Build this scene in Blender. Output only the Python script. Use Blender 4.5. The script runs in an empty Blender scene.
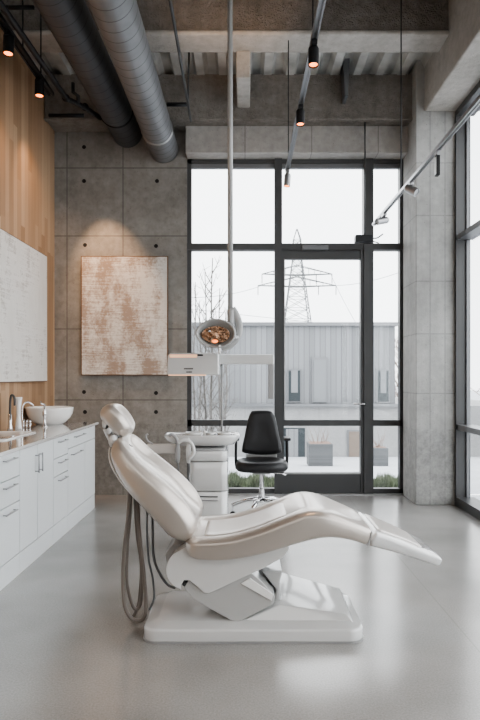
import bpy, bmesh, math, random
from mathutils import Vector, Matrix
random.seed(7)
F, CX, CY, EYE = 600.0, 245.0, 376.0, 1.47
COL = bpy.context.scene.collection
PI = math.pi

def X(px, d): return (px - CX) * d / F
def H(py, d): return EYE - (py - CY) * d / F
def P(px, py, d): return Vector((X(px, d), d, H(py, d)))

# ------------------------------------------------------------------ materials
def newmat(name):
    m = bpy.data.materials.new(name); m.use_nodes = True
    nt = m.node_tree; b = nt.nodes['Principled BSDF']
    return m, nt, b

def mat(name, col, rough=.5, metal=0., spec=None, bump=0., bscale=60., var=0., vscale=4., coat=0., emit=None, estr=0.):
    m, nt, b = newmat(name)
    b.inputs['Base Color'].default_value = (*col, 1)
    b.inputs['Roughness'].default_value = rough
    b.inputs['Metallic'].default_value = metal
    if spec is not None: b.inputs['Specular IOR Level'].default_value = spec
    if coat: b.inputs['Coat Weight'].default_value = coat; b.inputs['Coat Roughness'].default_value = .08
    if emit:
        b.inputs['Emission Color'].default_value = (*emit, 1); b.inputs['Emission Strength'].default_value = estr
    tc = nt.nodes.new('ShaderNodeTexCoord')
    if var:
        n = nt.nodes.new('ShaderNodeTexNoise'); n.inputs['Scale'].default_value = vscale; n.inputs['Detail'].default_value = 6
        nt.links.new(tc.outputs['Object'], n.inputs['Vector'])
        r = nt.nodes.new('ShaderNodeValToRGB')
        r.color_ramp.elements[0].position = .3; r.color_ramp.elements[1].position = .7
        r.color_ramp.elements[0].color = (*[c*(1-var) for c in col], 1)
        r.color_ramp.elements[1].color = (*[min(1, c*(1+var)) for c in col], 1)
        nt.links.new(n.outputs['Fac'], r.inputs['Fac']); nt.links.new(r.outputs['Color'], b.inputs['Base Color'])
    if bump:
        n = nt.nodes.new('ShaderNodeTexNoise'); n.inputs['Scale'].default_value = bscale; n.inputs['Detail'].default_value = 4
        nt.links.new(tc.outputs['Object'], n.inputs['Vector'])
        bp = nt.nodes.new('ShaderNodeBump'); bp.inputs['Strength'].default_value = bump; bp.inputs['Distance'].default_value = .02
        nt.links.new(n.outputs['Fac'], bp.inputs['Height']); nt.links.new(bp.outputs['Normal'], b.inputs['Normal'])
    return m

def mnode(nt, op, a, b=None, c=None, clamp=False):
    n = nt.nodes.new('ShaderNodeMath'); n.operation = op; n.use_clamp = clamp
    for i, v in enumerate((a, b, c)):
        if v is None: continue
        if isinstance(v, (int, float)): n.inputs[i].default_value = v
        else: nt.links.new(v, n.inputs[i])
    return n.outputs[0]

def ramp(nt, fac, stops):
    r = nt.nodes.new('ShaderNodeValToRGB'); els = r.color_ramp.elements
    while len(els) < len(stops): els.new(.5)
    for e, (p, c) in zip(els, stops): e.position = p; e.color = (*c, 1)
    nt.links.new(fac, r.inputs['Fac']); return r.outputs['Color']

def noise(nt, vec, scale, detail=5, rough=.55):
    n = nt.nodes.new('ShaderNodeTexNoise'); n.inputs['Scale'].default_value = scale
    n.inputs['Detail'].default_value = detail; n.inputs['Roughness'].default_value = rough
    nt.links.new(vec, n.inputs['Vector']); return n.outputs['Fac']

def mixc(nt, fac, a, b, mode='MIX'):
    n = nt.nodes.new('ShaderNodeMix'); n.data_type = 'RGBA'; n.blend_type = mode
    for sock, v in ((n.inputs['Factor'], fac), (n.inputs['A'], a), (n.inputs['B'], b)):
        if isinstance(v, (int, float)): sock.default_value = v
        elif isinstance(v, tuple): sock.default_value = (*v, 1)
        else: nt.links.new(v, sock)
    return n.outputs['Result']

def concrete(name, lo, hi, xl=(), zl=(), yl=(), holes=(), rough=.75, bump=.25, coarse=0., bandz=None, streak=.35, jf=.45):
    """cast concrete: mottling, pores, board joints and tie holes in world position"""
    m, nt, b = newmat(name)
    g = nt.nodes.new('ShaderNodeNewGeometry').outputs['Position']
    sp = nt.nodes.new('ShaderNodeSeparateXYZ'); nt.links.new(g, sp.inputs[0])
    x, y, z = sp.outputs
    n1 = noise(nt, g, 1.3, 8, .65)
    n2 = noise(nt, g, 14, 6, .6)
    mp = nt.nodes.new('ShaderNodeMapping'); mp.inputs['Scale'].default_value = (5, 5, .7)
    nt.links.new(g, mp.inputs[0]); n3 = noise(nt, mp.outputs[0], 1.5, 6, .6)
    f = mnode(nt, 'ADD', mnode(nt, 'MULTIPLY', n1, .5), mnode(nt, 'ADD', mnode(nt, 'MULTIPLY', n2, .5-streak*.5), mnode(nt, 'MULTIPLY', n3, streak*.5)))
    mid = tuple((a+c)/2 for a, c in zip(lo, hi))
    col = ramp(nt, f, [(.36, lo), (.5, mid), (.63, hi)])
    lines = None
    for src, vals in ((x, xl), (y, yl), (z, zl)):
        for v in vals:
            d = mnode(nt, 'LESS_THAN', mnode(nt, 'ABSOLUTE', mnode(nt, 'SUBTRACT', src, v)), .007)
            lines = d if lines is None else mnode(nt, 'MAXIMUM', lines, d)
    if lines is not None:
        col = mixc(nt, mnode(nt, 'MULTIPLY', lines, jf), col, tuple(c*.35 for c in lo))
    if holes:
        cb = nt.nodes.new('ShaderNodeCombineXYZ'); nt.links.new(x, cb.inputs[0]); nt.links.new(z, cb.inputs[2])
        hs = None
        for hx, hz in holes:
            vd = nt.nodes.new('ShaderNodeVectorMath'); vd.operation = 'DISTANCE'
            nt.links.new(cb.outputs[0], vd.inputs[0]); vd.inputs[1].default_value = (hx, 0, hz)
            d = mnode(nt, 'LESS_THAN', vd.outputs['Value'], .024)
            hs = d if hs is None else mnode(nt, 'MAXIMUM', hs, d)
        col = mixc(nt, hs, col, (.012, .011, .01))
    vo = nt.nodes.new('ShaderNodeTexVoronoi'); vo.inputs['Scale'].default_value = 22
    nt.links.new(g, vo.inputs['Vector'])
    pore = mnode(nt, 'LESS_THAN', vo.outputs['Distance'], .09)
    col = mixc(nt, mnode(nt, 'MULTIPLY', pore, .55), col, tuple(c*.35 for c in lo))
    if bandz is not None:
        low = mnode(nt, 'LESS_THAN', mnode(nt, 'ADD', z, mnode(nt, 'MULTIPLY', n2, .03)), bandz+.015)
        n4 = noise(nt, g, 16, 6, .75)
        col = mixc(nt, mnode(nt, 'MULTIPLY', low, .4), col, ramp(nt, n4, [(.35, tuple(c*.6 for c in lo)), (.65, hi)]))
    nt.links.new(col, b.inputs['Base Color']); b.inputs['Roughness'].default_value = rough
    h = mnode(nt, 'ADD', mnode(nt, 'MULTIPLY', n2, .5), mnode(nt, 'MULTIPLY', noise(nt, g, 70, 3, .6), .3+coarse))
    if coarse:
        h = mnode(nt, 'ADD', h, mnode(nt, 'MULTIPLY', noise(nt, g, 26, 2, .5), coarse*1.5))
    if lines is not None: h = mnode(nt, 'SUBTRACT', h, mnode(nt, 'MULTIPLY', lines, .5))
    bp = nt.nodes.new('ShaderNodeBump'); bp.inputs['Strength'].default_value = bump; bp.inputs['Distance'].default_value = .03
    nt.links.new(h, bp.inputs['Height']); nt.links.new(bp.outputs[0], b.inputs['Normal'])
    return m

LO, HI = (.17, .158, .143), (.33, .312, .29)
bw = 7.4
HOLES = [(X(px, bw), H(py, bw)) for px, py in ((84,147),(157,147),(84,181),(157,181),(85,245),(156,246),(84,392),(156,393),(85,412),(156,412),(85,462),(156,462))]
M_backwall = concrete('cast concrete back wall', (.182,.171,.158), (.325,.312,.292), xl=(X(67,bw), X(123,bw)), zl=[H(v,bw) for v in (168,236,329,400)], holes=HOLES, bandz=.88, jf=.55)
M_concrete = concrete('cast concrete', LO, HI, yl=(2,4.2,), zl=(5.1,))
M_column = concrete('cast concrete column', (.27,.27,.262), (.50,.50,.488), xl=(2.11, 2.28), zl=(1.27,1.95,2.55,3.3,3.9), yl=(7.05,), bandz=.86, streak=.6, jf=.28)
M_spray = concrete('sprayed rough concrete', (.17,.152,.134), (.36,.33,.30), bump=.9, coarse=.9, rough=.95)
M_lintel = concrete('pale cast lintel', (.29,.275,.258), (.47,.45,.425), xl=(-.75,0,.8,1.6), bump=.35)
M_beam = concrete('pale cast beam', (.34,.32,.29), (.56,.54,.51), bump=.5, coarse=.2)
M_deck = mat('galvanised roof deck', (.6,.6,.58), .55, .3, var=.3, vscale=3)

def floor_material():
    m, nt, b = newmat('polished concrete floor')
    g = nt.nodes.new('ShaderNodeNewGeometry').outputs['Position']
    n1 = noise(nt, g, .9, 3, .5); n2 = noise(nt, g, 110, 2, .6)
    f = mnode(nt, 'ADD', mnode(nt, 'MULTIPLY', n1, .62), mnode(nt, 'MULTIPLY', n2, .38))
    col = ramp(nt, f, [(.35, (.24,.232,.222)), (.5, (.33,.322,.31)), (.66, (.43,.42,.405))])
    sp = nt.nodes.new('ShaderNodeSeparateXYZ'); nt.links.new(g, sp.inputs[0])
    ln = mnode(nt, 'LESS_THAN', mnode(nt, 'ABSOLUTE', mnode(nt, 'SUBTRACT', sp.outputs[1], 5.05)), .004)
    ln2 = mnode(nt, 'LESS_THAN', mnode(nt, 'ABSOLUTE', mnode(nt, 'SUBTRACT', sp.outputs[0], 1.25)), .004)
    col = mixc(nt, mnode(nt, 'MULTIPLY', mnode(nt, 'MAXIMUM', ln, ln2), .3), col, (.15,.15,.14))
    nt.links.new(col, b.inputs['Base Color'])
    b.inputs['Roughness'].default_value = .2
    b.inputs['Specular IOR Level'].default_value = .8; b.inputs['IOR'].default_value = 1.75
    bp = nt.nodes.new('ShaderNodeBump'); bp.inputs['Strength'].default_value = .04; bp.inputs['Distance'].default_value = .01
    nt.links.new(n2, bp.inputs['Height']); nt.links.new(bp.outputs[0], b.inputs['Normal'])
    return m
M_floor = floor_material()

def wood_material():
    m, nt, b = newmat('oak boarding')
    g = nt.nodes.new('ShaderNodeNewGeometry').outputs['Position']
    sp = nt.nodes.new('ShaderNodeSeparateXYZ'); nt.links.new(g, sp.inputs[0])
    w = .105
    u = mnode(nt, 'DIVIDE', sp.outputs[1], w)
    pid = mnode(nt, 'FLOOR', u)
    wn = nt.nodes.new('ShaderNodeTexWhiteNoise'); wn.noise_dimensions = '1D'; nt.links.new(pid, wn.inputs['W'])
    zz = mnode(nt, 'ADD', mnode(nt, 'DIVIDE', sp.outputs[2], 1.7), mnode(nt, 'MULTIPLY', wn.outputs['Value'], 3))
    cb = nt.nodes.new('ShaderNodeCombineXYZ'); nt.links.new(pid, cb.inputs[0]); nt.links.new(mnode(nt, 'FLOOR', zz), cb.inputs[1])
    wn2 = nt.nodes.new('ShaderNodeTexWhiteNoise'); wn2.noise_dimensions = '2D'; nt.links.new(cb.outputs[0], wn2.inputs['Vector'])
    mp = nt.nodes.new('ShaderNodeMapping'); mp.inputs['Scale'].default_value = (1, 30, 1.5); nt.links.new(g, mp.inputs[0])
    gr = noise(nt, mp.outputs[0], 2, 6, .6)
    f = mnode(nt, 'ADD', mnode(nt, 'MULTIPLY', wn2.outputs['Value'], .6), mnode(nt, 'MULTIPLY', gr, .4))
    col = ramp(nt, f, [(.15, (.31,.185,.105)), (.5, (.42,.27,.165)), (.85, (.52,.36,.235))])
    fr = mnode(nt, 'FRACT', u); edge = mnode(nt, 'LESS_THAN', fr, .03)
    col = mixc(nt, mnode(nt, 'MULTIPLY', edge, .55), col, (.1,.055,.03))
    nt.links.new(col, b.inputs['Base Color']); b.inputs['Roughness'].default_value = .5
    return m
M_wood = wood_material()

def duct_material(name, col, rough, metal):
    m, nt, b = newmat(name)
    tc = nt.nodes.new('ShaderNodeTexCoord')
    sp = nt.nodes.new('ShaderNodeSeparateXYZ'); nt.links.new(tc.outputs['Object'], sp.inputs[0])
    ang = mnode(nt, 'DIVIDE', mnode(nt, 'ARCTAN2', sp.outputs[2], sp.outputs[0]), 2*PI)
    fr = mnode(nt, 'FRACT', mnode(nt, 'ADD', mnode(nt, 'DIVIDE', sp.outputs[1], .14), ang))
    ln = mnode(nt, 'LESS_THAN', fr, .07)
    n = noise(nt, tc.outputs['Object'], 3, 5, .6)
    c = ramp(nt, n, [(.3, tuple(v*.82 for v in col)), (.7, tuple(v*1.15 for v in col))])
    c = mixc(nt, mnode(nt, 'MULTIPLY', ln, .75), c, tuple(v*.22 for v in col))
    nt.links.new(c, b.inputs['Base Color']); b.inputs['Roughness'].default_value = rough; b.inputs['Metallic'].default_value = metal
    bp = nt.nodes.new('ShaderNodeBump'); bp.inputs['Strength'].default_value = .5; bp.inputs['Distance'].default_value = .01
    nt.links.new(ln, bp.inputs['Height']); nt.links.new(bp.outputs[0], b.inputs['Normal'])
    return m
M_duct_dark = duct_material('dark painted spiral duct', (.075,.078,.085), .5, .2)
M_duct_grey = duct_material('grey spiral duct', (.21,.214,.222), .45, .35)

def canvas_material(name, seed, dark, thr):
    m, nt, b = newmat(name)
    tc = nt.nodes.new('ShaderNodeTexCoord')
    mp = nt.nodes.new('ShaderNodeMapping'); mp.inputs['Location'].default_value = (seed, seed*1.7, seed*.4); nt.links.new(tc.outputs['Object'], mp.inputs[0])
    v = mp.outputs[0]
    mh = nt.nodes.new('ShaderNodeMapping'); mh.inputs['Scale'].default_value = (1.2, 1.2, 26); nt.links.new(v, mh.inputs[0])
    mv = nt.nodes.new('ShaderNodeMapping'); mv.inputs['Scale'].default_value = (2.0, 2.0, .85); nt.links.new(v, mv.inputs[0])
    big = noise(nt, mv.outputs[0], 2.0, 5, .6)
    lin = noise(nt, mh.outputs[0], 2.5, 5, .7)
    fine = noise(nt, v, 40, 5, .75)
    s = mnode(nt, 'ADD', mnode(nt, 'MULTIPLY', big, .5), mnode(nt, 'ADD', mnode(nt, 'MULTIPLY', lin, .25), mnode(nt, 'MULTIPLY', fine, .25)))
    mask = ramp(nt, s, [(thr, (0,0,0)), (thr+.10, (1,1,1))])
    basec = ramp(nt, big, [(.3, (.64,.61,.57)), (.7, (.78,.76,.73))])
    col = mixc(nt, mnode(nt, 'MULTIPLY', mask, .8), basec, dark)
    nt.links.new(col, b.inputs['Base Color']); b.inputs['Roughness'].default_value = .8
    bp = nt.nodes.new('ShaderNodeBump'); bp.inputs['Strength'].default_value = .3; bp.inputs['Distance'].default_value = .01
    nt.links.new(fine, bp.inputs['Height']); nt.links.new(bp.outputs[0], b.inputs['Normal'])
    return m
M_canvas_a = canvas_material('weathered white and rust paint', 3.3, (.27,.17,.11), .45)
M_canvas_b = canvas_material('pale plaster paint with grey marks', 8.1, (.30,.25,.21), .52)

def glass_material():
    m = bpy.data.materials.new('window glass'); m.use_nodes = True
    nt = m.node_tree; nt.nodes.clear()
    o = nt.nodes.new('ShaderNodeOutputMaterial'); mx = nt.nodes.new('ShaderNodeMixShader')
    t = nt.nodes.new('ShaderNodeBsdfTransparent'); t.inputs[0].default_value = (.97,.98,.98,1)
    g = nt.nodes.new('ShaderNodeBsdfGlossy'); g.inputs['Roughness'].default_value = .0
    lw = nt.nodes.new('ShaderNodeLayerWeight')
    fr = mnode(nt, 'MULTIPLY_ADD', mnode(nt, 'POWER', lw.outputs['Facing'], 5), .8, .03)
    nt.links.new(fr, mx.inputs[0]); nt.links.new(t.outputs[0], mx.inputs[1]); nt.links.new(g.outputs[0], mx.inputs[2])
    nt.links.new(mx.outputs[0], o.inputs[0]); return m
M_glass = glass_material()

def siding_material(name, col, pitch=.16, axis=0):
    m, nt, b = newmat(name)
    g = nt.nodes.new('ShaderNodeNewGeometry').outputs['Position']
    sp = nt.nodes.new('ShaderNodeSeparateXYZ'); nt.links.new(g, sp.inputs[0])
    u = mnode(nt, 'DIVIDE', sp.outputs[axis], pitch)
    fr = mnode(nt, 'FRACT', u); ln = mnode(nt, 'LESS_THAN', fr, .16)
    wn = nt.nodes.new('ShaderNodeTexWhiteNoise'); wn.noise_dimensions = '1D'; nt.links.new(mnode(nt, 'FLOOR', u), wn.inputs['W'])
    c = ramp(nt, wn.outputs['Value'], [(0, tuple(v*.86 for v in col)), (1, tuple(v*1.12 for v in col))])
    c = mixc(nt, mnode(nt, 'MULTIPLY', ln, .5), c, tuple(v*.4 for v in col))
    nt.links.new(c, b.inputs['Base Color']); b.inputs['Roughness'].default_value = .6
    return m
M_siding = siding_material('grey metal siding', (.235,.242,.252))
M_outconc = concrete('exterior concrete', (.28,.28,.28), (.37,.37,.37), xl=(-2.5,0,2.2), bump=.1)
M_planter = siding_material('slatted grey planter', (.13,.135,.14), .03, 2)

M_frame = mat('dark grey window metal', (.085,.086,.088), .38, .2)
M_framelt = mat('mid grey window metal', (.22,.225,.235), .35, .4)
M_seal = mat('pale aluminium threshold', (.5,.5,.5), .35, .7)
M_white = mat('white lacquered shell', (.66,.66,.655), .16, spec=.8, coat=1.)
M_shell_shaded = mat('shaded white shell', (.47,.47,.465), .2, spec=.7, coat=.7)  # white shell toned down, camera-facing shade put into the colour
M_whitecab = mat('white lacquered cabinet', (.74,.76,.77), .35)
M_counter = mat('polished pale countertop', (.62,.60,.58), .05, spec=.9, coat=1.)
M_ceramic = mat('white glazed ceramic', (.86,.86,.85), .1, coat=.6)
M_leather = mat('pearl beige upholstery', (.56,.51,.465), .31, .6, coat=.45, bump=.02, bscale=120)
M_leather_in = mat('smooth pearl white upholstery', (.68,.645,.615), .30, .4, coat=.3)
M_plastic = mat('grey plastic', (.34,.34,.34), .35)
M_chrome = mat('chrome', (.72,.72,.73), .12, 1.)
M_brushed = mat('brushed metal', (.42,.42,.43), .35, .9)
M_black = mat('black metal', (.018,.018,.02), .45, .3)
M_blackleather = mat('black leather', (.022,.022,.024), .38, bump=.05, bscale=150)
M_rubber = mat('dark rubber', (.05,.05,.05), .6)
M_hose = mat('taupe hose', (.21,.18,.16), .3)
M_hose_dark = mat('grey hose', (.19,.195,.20), .4)
M_mirror = mat('mirrored panel', (.62,.66,.70), .08, .9)
M_warmlens = mat('warm glowing lens', (1,.6,.3), .3, emit=(1,.24,.05), estr=3)
M_warmstrip = mat('warm glowing strip', (1,.7,.5), .3, emit=(1,.5,.28), estr=.4)
M_reflector = mat('faceted copper reflector', (.40,.25,.17), .15, .95, bump=1., bscale=16, var=.7, vscale=13)
M_bulb = mat('glowing amber bulb', (1,.5,.2), .3, emit=(1,.2,.04), estr=1.4)
M_lampwhite = mat('lamp grey enamel', (.40,.40,.395), .3, coat=.3)
M_mark = mat('dark grey print', (.06,.06,.06), .6)
M_bark = mat('pale grey bark', (.17,.16,.15), .8, var=.3, vscale=12)
M_twig = mat('brown twigs', (.24,.17,.14), .85)
M_steel = mat('weathered grey steel', (.15,.155,.16), .6, .3)
M_wire = mat('grey cable', (.26,.27,.28), .7)
M_ground = mat('pale paving', (.52,.535,.56), .8, var=.08, vscale=1.2)
M_grass = mat('green grass', (.27,.31,.22), .8, var=.55, vscale=9)
M_edge = mat('thin timber edge', (.17,.10,.06), .5)
M_winout = mat('dark reflecting window', (.05,.06,.065), .3, .3)
M_shutter = mat('light shutter', (.22,.23,.24), .5)
M_browndoor = mat('brown door', (.21,.17,.14), .6)

# ------------------------------------------------------------------ mesh helpers
def obj(name, bm, m, parent=None, smooth=False, bevel=0, seg=2, sub=0, recalc=True):
    if recalc: bmesh.ops.recalc_face_normals(bm, faces=bm.faces)
    me = bpy.data.meshes.new(name); bm.to_mesh(me); bm.free()
    o = bpy.data.objects.new(name, me); COL.objects.link(o)
    me.materials.append(m)
    if smooth:
        for p in me.polygons: p.use_smooth = True
    if parent:
        o.parent = parent; o.matrix_parent_inverse = Matrix.Translation(-parent.location) if not parent.parent else Matrix.Translation(-gloc(parent))
    if bevel:
        md = o.modifiers.new('bevel', 'BEVEL'); md.width = bevel; md.segments = seg; md.limit_method = 'ANGLE'; md.angle_limit = math.radians(35)
        md.harden_normals = False
        for p in me.polygons: p.use_smooth = True
        w = o.modifiers.new('wn', 'WEIGHTED_NORMAL'); w.keep_sharp = False
    if sub:
        md = o.modifiers.new('sub', 'SUBSURF'); md.levels = sub; md.render_levels = sub
    return o

def gloc(o):
    v = Vector(o.location)
    p = o.parent
    if p: v = Vector((0,0,0)) + (Vector(p.location) if not p.parent else gloc(p)) * 1 + o.matrix_parent_inverse.translation + Vector(o.location)
    return v

def tag(o, label, cat, group=None, kind=None):
    if label: o['label'] = label
    if cat: o['category'] = cat
    if group: o['group'] = group
    if kind: o['kind'] = kind
    return o
def struct(o): o['kind'] = 'structure'; return o

def thing(name, label, cat, loc, group=None, kind=None):
    o = bpy.data.objects.new(name, None); COL.objects.link(o); o.location = loc; o.empty_display_size = .1
    if kind: o['kind'] = kind
    else: tag(o, label, cat, group)
    return o

def BM(): return bmesh.new()
def box(bm, x0, x1, y0, y1, z0, z1):
    vs = [bm.verts.new((x, y, z)) for x in (x0, x1) for y in (y0, y1) for z in (z0, z1)]
    for f in ((0,1,3,2),(4,6,7,5),(0,4,5,1),(2,3,7,6),(0,2,6,4),(1,5,7,3)): bm.faces.new([vs[i] for i in f])
    return bm
def bx(*a): return box(BM(), *a)

def ring_loft(bm, rings, closed_ends=True, loop=False):
    vr = [[bm.verts.new(p) for p in r] for r in rings]
    n = len(vr[0]); m = len(vr)
    for i in range(m if loop else m-1):
        a, b = vr[i], vr[(i+1) % m]
        for k in range(n): bm.faces.new((a[k], a[(k+1) % n], b[(k+1) % n], b[k]))
    if closed_ends and not loop:
        bm.faces.new(vr[0][::-1]); bm.faces.new(vr[-1])
    return bm

def spline(pts, n=8, cyclic=False):
    pts = [Vector(p) for p in pts]; out = []; m = len(pts)
    rng = m if cyclic else m-1
    for i in range(rng):
        if cyclic: p0, p1, p2, p3 = pts[i-1], pts[i], pts[(i+1) % m], pts[(i+2) % m]
        else: p0, p1, p2, p3 = pts[max(i-1, 0)], pts[i], pts[i+1], pts[min(i+2, m-1)]
        for k in range(n):
            t = k/n
            out.append(.5*((2*p1)+(p2-p0)*t+(2*p0-5*p1+4*p2-p3)*t*t+(3*p1-p0-3*p2+p3)*t**3))
    if not cyclic: out.append(pts[-1])
    return out

def tube(bm, pts, r, n=10, cyclic=False, sx=1., r1=None):
    """round bar swept along points, r may taper to r1"""
    pts = [Vector(p) for p in pts]; m = len(pts); rings = []
    up = None
    for i, p in enumerate(pts):
        if cyclic: t = pts[(i+1) % m]-pts[i-1]
        else: t = pts[min(i+1, m-1)]-pts[max(i-1, 0)]
        t.normalize()
        if up is None:
            up = Vector((0,1,0)) if abs(t.y) < .9 else Vector((0,0,1))
        u = (up - t*up.dot(t)).normalized(); v = t.cross(u); up = u
        rr = r if r1 is None else r+(r1-r)*i/(m-1)
        rings.append([p+u*math.cos(2*PI*k/n)*rr*sx+v*math.sin(2*PI*k/n)*rr for k in range(n)])
    return ring_loft(bm, rings, loop=cyclic)

def lathe(bm, prof, cx=0, cy=0, n=32, sx=1, sy=1):
    rings = [[Vector((cx+r*sx*math.cos(2*PI*k/n), cy+r*sy*math.sin(2*PI*k/n), z)) for k in range(n)] for r, z in prof]
    return ring_loft(bm, rings)

def extrude_xz(bm, poly, y0, y1):
    a = [bm.verts.new((x, y0, z)) for x, z in poly]; b = [bm.verts.new((x, y1, z)) for x, z in poly]
    n = len(poly); bm.faces.new(a); bm.faces.new(b[::-1])
    for k in range(n): bm.faces.new((a[k], b[k], b[(k+1) % n], a[(k+1) % n]))
    return bm

def smooth_step(a, b, x):
    t = min(1, max(0, (x-a)/(b-a))); return t*t*(3-2*t)

def cushion(stations, yc, dish=.0, ex=.42, r0=.08, r1=.08, kw0=.5, kw1=.5, N=48, per=8, d0=.35, d1=.8, mode=None):
    """stations: (topx,topz,botx,botz,halfwidth,dishfactor); a soft pad lofted along its side profile"""
    sp = spline([Vector((s[0], s[1], 0)) for s in stations], per)
    sb = spline([Vector((s[2], s[3], 0)) for s in stations], per)
    sw = spline([Vector((s[4], s[5], 0)) for s in stations], per)
    cs = [(a+b)/2 for a, b in zip(sp, sb)]
    L = [0]
    for i in range(1, len(cs)): L.append(L[-1]+(cs[i]-cs[i-1]).length)
    T = L[-1]; rings = []
    def rnd(d, r): 
        if r <= 0 or d >= r: return 1.
        return (1-(1-d/r)**2.6)**(1/2.6)
    for i, c in enumerate(cs):
        f0, f1 = rnd(L[i], r0), rnd(T-L[i], r1)
        f = max(.02, f0*f1)
        nrm = (sp[i]-sb[i])/2
        w = sw[i].x*(1-(1-f0)*kw0)*(1-(1-f1)*kw1); dd = dish*sw[i].y
        r = []
        for k in range(N):
            a = 2*PI*k/N; ca, sa = math.cos(a), math.sin(a)
            yy = math.copysign(abs(ca)**ex, ca); nn = math.copysign(abs(sa)**ex, sa)*f
            if sa > 0: nn -= dd*(1-smooth_step(d0, d1, abs(yy)))*f/ max(nrm.length, .01)
            p = c+nrm*nn
            r.append(Vector((p.x, yc+yy*w, p.y)))
        rings.append(r)
    return ring_loft(BM(), rings)

# ------------------------------------------------------------------ the room
struct(obj('floor', bx(-4.2, 2.56, -3, 7.56, -.12, 0), M_floor))
# back wall, left of the glazing, and the strip hidden by the column
struct(obj('wall_back', bx(-4.2, X(187,7.4), 7.4, 7.62, 0, 5.4), M_backwall))
struct(obj('wall_back_corner', bx(1.96, 2.55, 7.40, 7.62, 0, 5.4), M_column))
struct(obj('wall_left', bx(-2.5, -2.35, -3, 7.4, 0, 4.94), M_wood))
struct(obj('wall_left_outer', bx(-4.35, -4.2, -3, 7.62, 0, 5.5), M_concrete))
struct(obj('wall_rear', bx(-4.2, 2.8, -3.15, -3, 0, 5.42), M_concrete))
struct(obj('ceiling', bx(-4.2, 2.8, -3, 7.62, 5.42, 5.6), M_spray))
struct(obj('trim_1', bx(X(187,7.4), 1.96, 7.2, 7.62, 4.15, 4.5), M_lintel, bevel=.01))     # lintel over the glazing
struct(obj('trim_2', bx(-2.345, 2.39, 7.0, 7.4, 4.47, 5.0), M_spray, bevel=.02))            # rear downstand beam
struct(obj('trim_8', bx(-2.345, 1.96, 6.985, 7.06, 4.455, 4.49), M_spray, bevel=.01))
# crossbeam
bm = bx(-4.2, 2.2, 6.02, 6.30, 4.93, 5.42)
struct(obj('trim_3', bm, M_spray))
struct(obj('trim_4', bx(-4.2, 2.2, 5.99, 6.34, 4.88, 4.93), M_beam, bevel=.02, seg=3))
# edge beam over the side glazing, column, stub joist
struct(obj('trim_5', bx(2.04, 2.8, -3, 6.84, 4.48, 5.42), M_beam, bevel=.02))
struct(obj('column', bx(1.95, 2.42, 6.84, 7.4, 0, 5.42), M_column, bevel=.008)).name = 'wall_column'
struct(obj('trim_6', bx(X(237,7.0), X(250,7.0), 6.3, 7.02, 4.6, 5.2), M_beam, bevel=.015))
# corrugated deck over the rear bay
bm = BM(); pr = []
xx = -4.2
while xx < 2.4:
    pr += [(xx, 4.98), (xx+.09, 4.98), (xx+.13, 5.07), (xx+.22, 5.07)]; xx += .26
pr += [(xx, 4.98)]
poly = pr + [(xx, 5.42), (-4.2, 5.42)]
struct(obj('trim_7', extrude_xz(bm, poly, 6.3, 7.4), M_deck))
# little bracket in the rear bay
bm = BM(); d = 6.8
vs = [P(343,52,d), P(350,52,d), P(348,96,d), P(345,96,d)]
a = [bm.verts.new(v) for v in vs]; b = [bm.verts.new(v+Vector((0,.25,0))) for v in vs]
bm.faces.new(a); bm.faces.new(b[::-1])
for k in range(4): bm.faces.new((a[k], b[k], b[(k+1)%4], a[(k+1)%4]))
tag(obj('deck_bracket', bm, M_steel), 'pointed grey steel bracket hanging under the roof deck, right of centre', 'bracket')

# ------------------------------------------------------------------ glazing, back
W0, W1, WT = X(187,7.42), 1.955, 4.15
wd = 7.42; wf = 7.52
ZT0, ZT1 = H(250,wd), H(244,wd); ZL0, ZL1 = H(426,wd), H(420,wd)
m1a, m1b = X(274.5,wd), X(282,wd); m2a, m2b = X(363.5,wd), X(373,wd)
root = thing('window_1', None, None, (0, wd, 0), kind='structure')
f = BM()
box(f, W0, W0+.055, wd, wf, 0, WT); box(f, W1-.04, W1, wd, wf, 0, WT)
box(f, W0, W1, wd, wf, WT-.05, WT)
box(f, W0, m1a, wd, wf, 0, .075); box(f, m2b, W1, wd, wf, 0, .075)
box(f, W0, W1, wd-.02, wf, ZT0, ZT1)
box(f, W0, m1a, wd, wf, ZL0, ZL1); box(f, m2b, W1, wd, wf, ZL0, ZL1)
box(f, m1a, m1b, wd-.03, wf, 0, WT); box(f, m2a, m2b, wd-.03, wf, 0, WT)
obj('window_frame', f, M_frame, root)
f = BM()
box(f, W0+.055, W1-.04, wd+.02, wf-.02, WT-.10, WT-.05)
for (a, b) in ((W0+.055, m1a), (m1b, m2a), (m2b, W1-.04)):
    box(f, a, b, wd+.015, wd+.035, ZT1, ZT1+.012); 
obj('glazing_bead', f, M_framelt, root)
for (a, b) in ((W0+.055, m1a), (m1b, m2a), (m2b, W1-.04)):
    obj('pane', bx(a, b, wd+.045, wd+.055, ZT1, WT-.1), M_glass, root)
for (a, b) in ((W0+.055, m1a), (m2b, W1-.04)):
    obj('pane', bx(a, b, wd+.045, wd+.055, ZL1, ZT0), M_glass, root)
    obj('pane', bx(a, b, wd+.045, wd+.055, .075, ZL0), M_glass, root)
struct(root)
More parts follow.
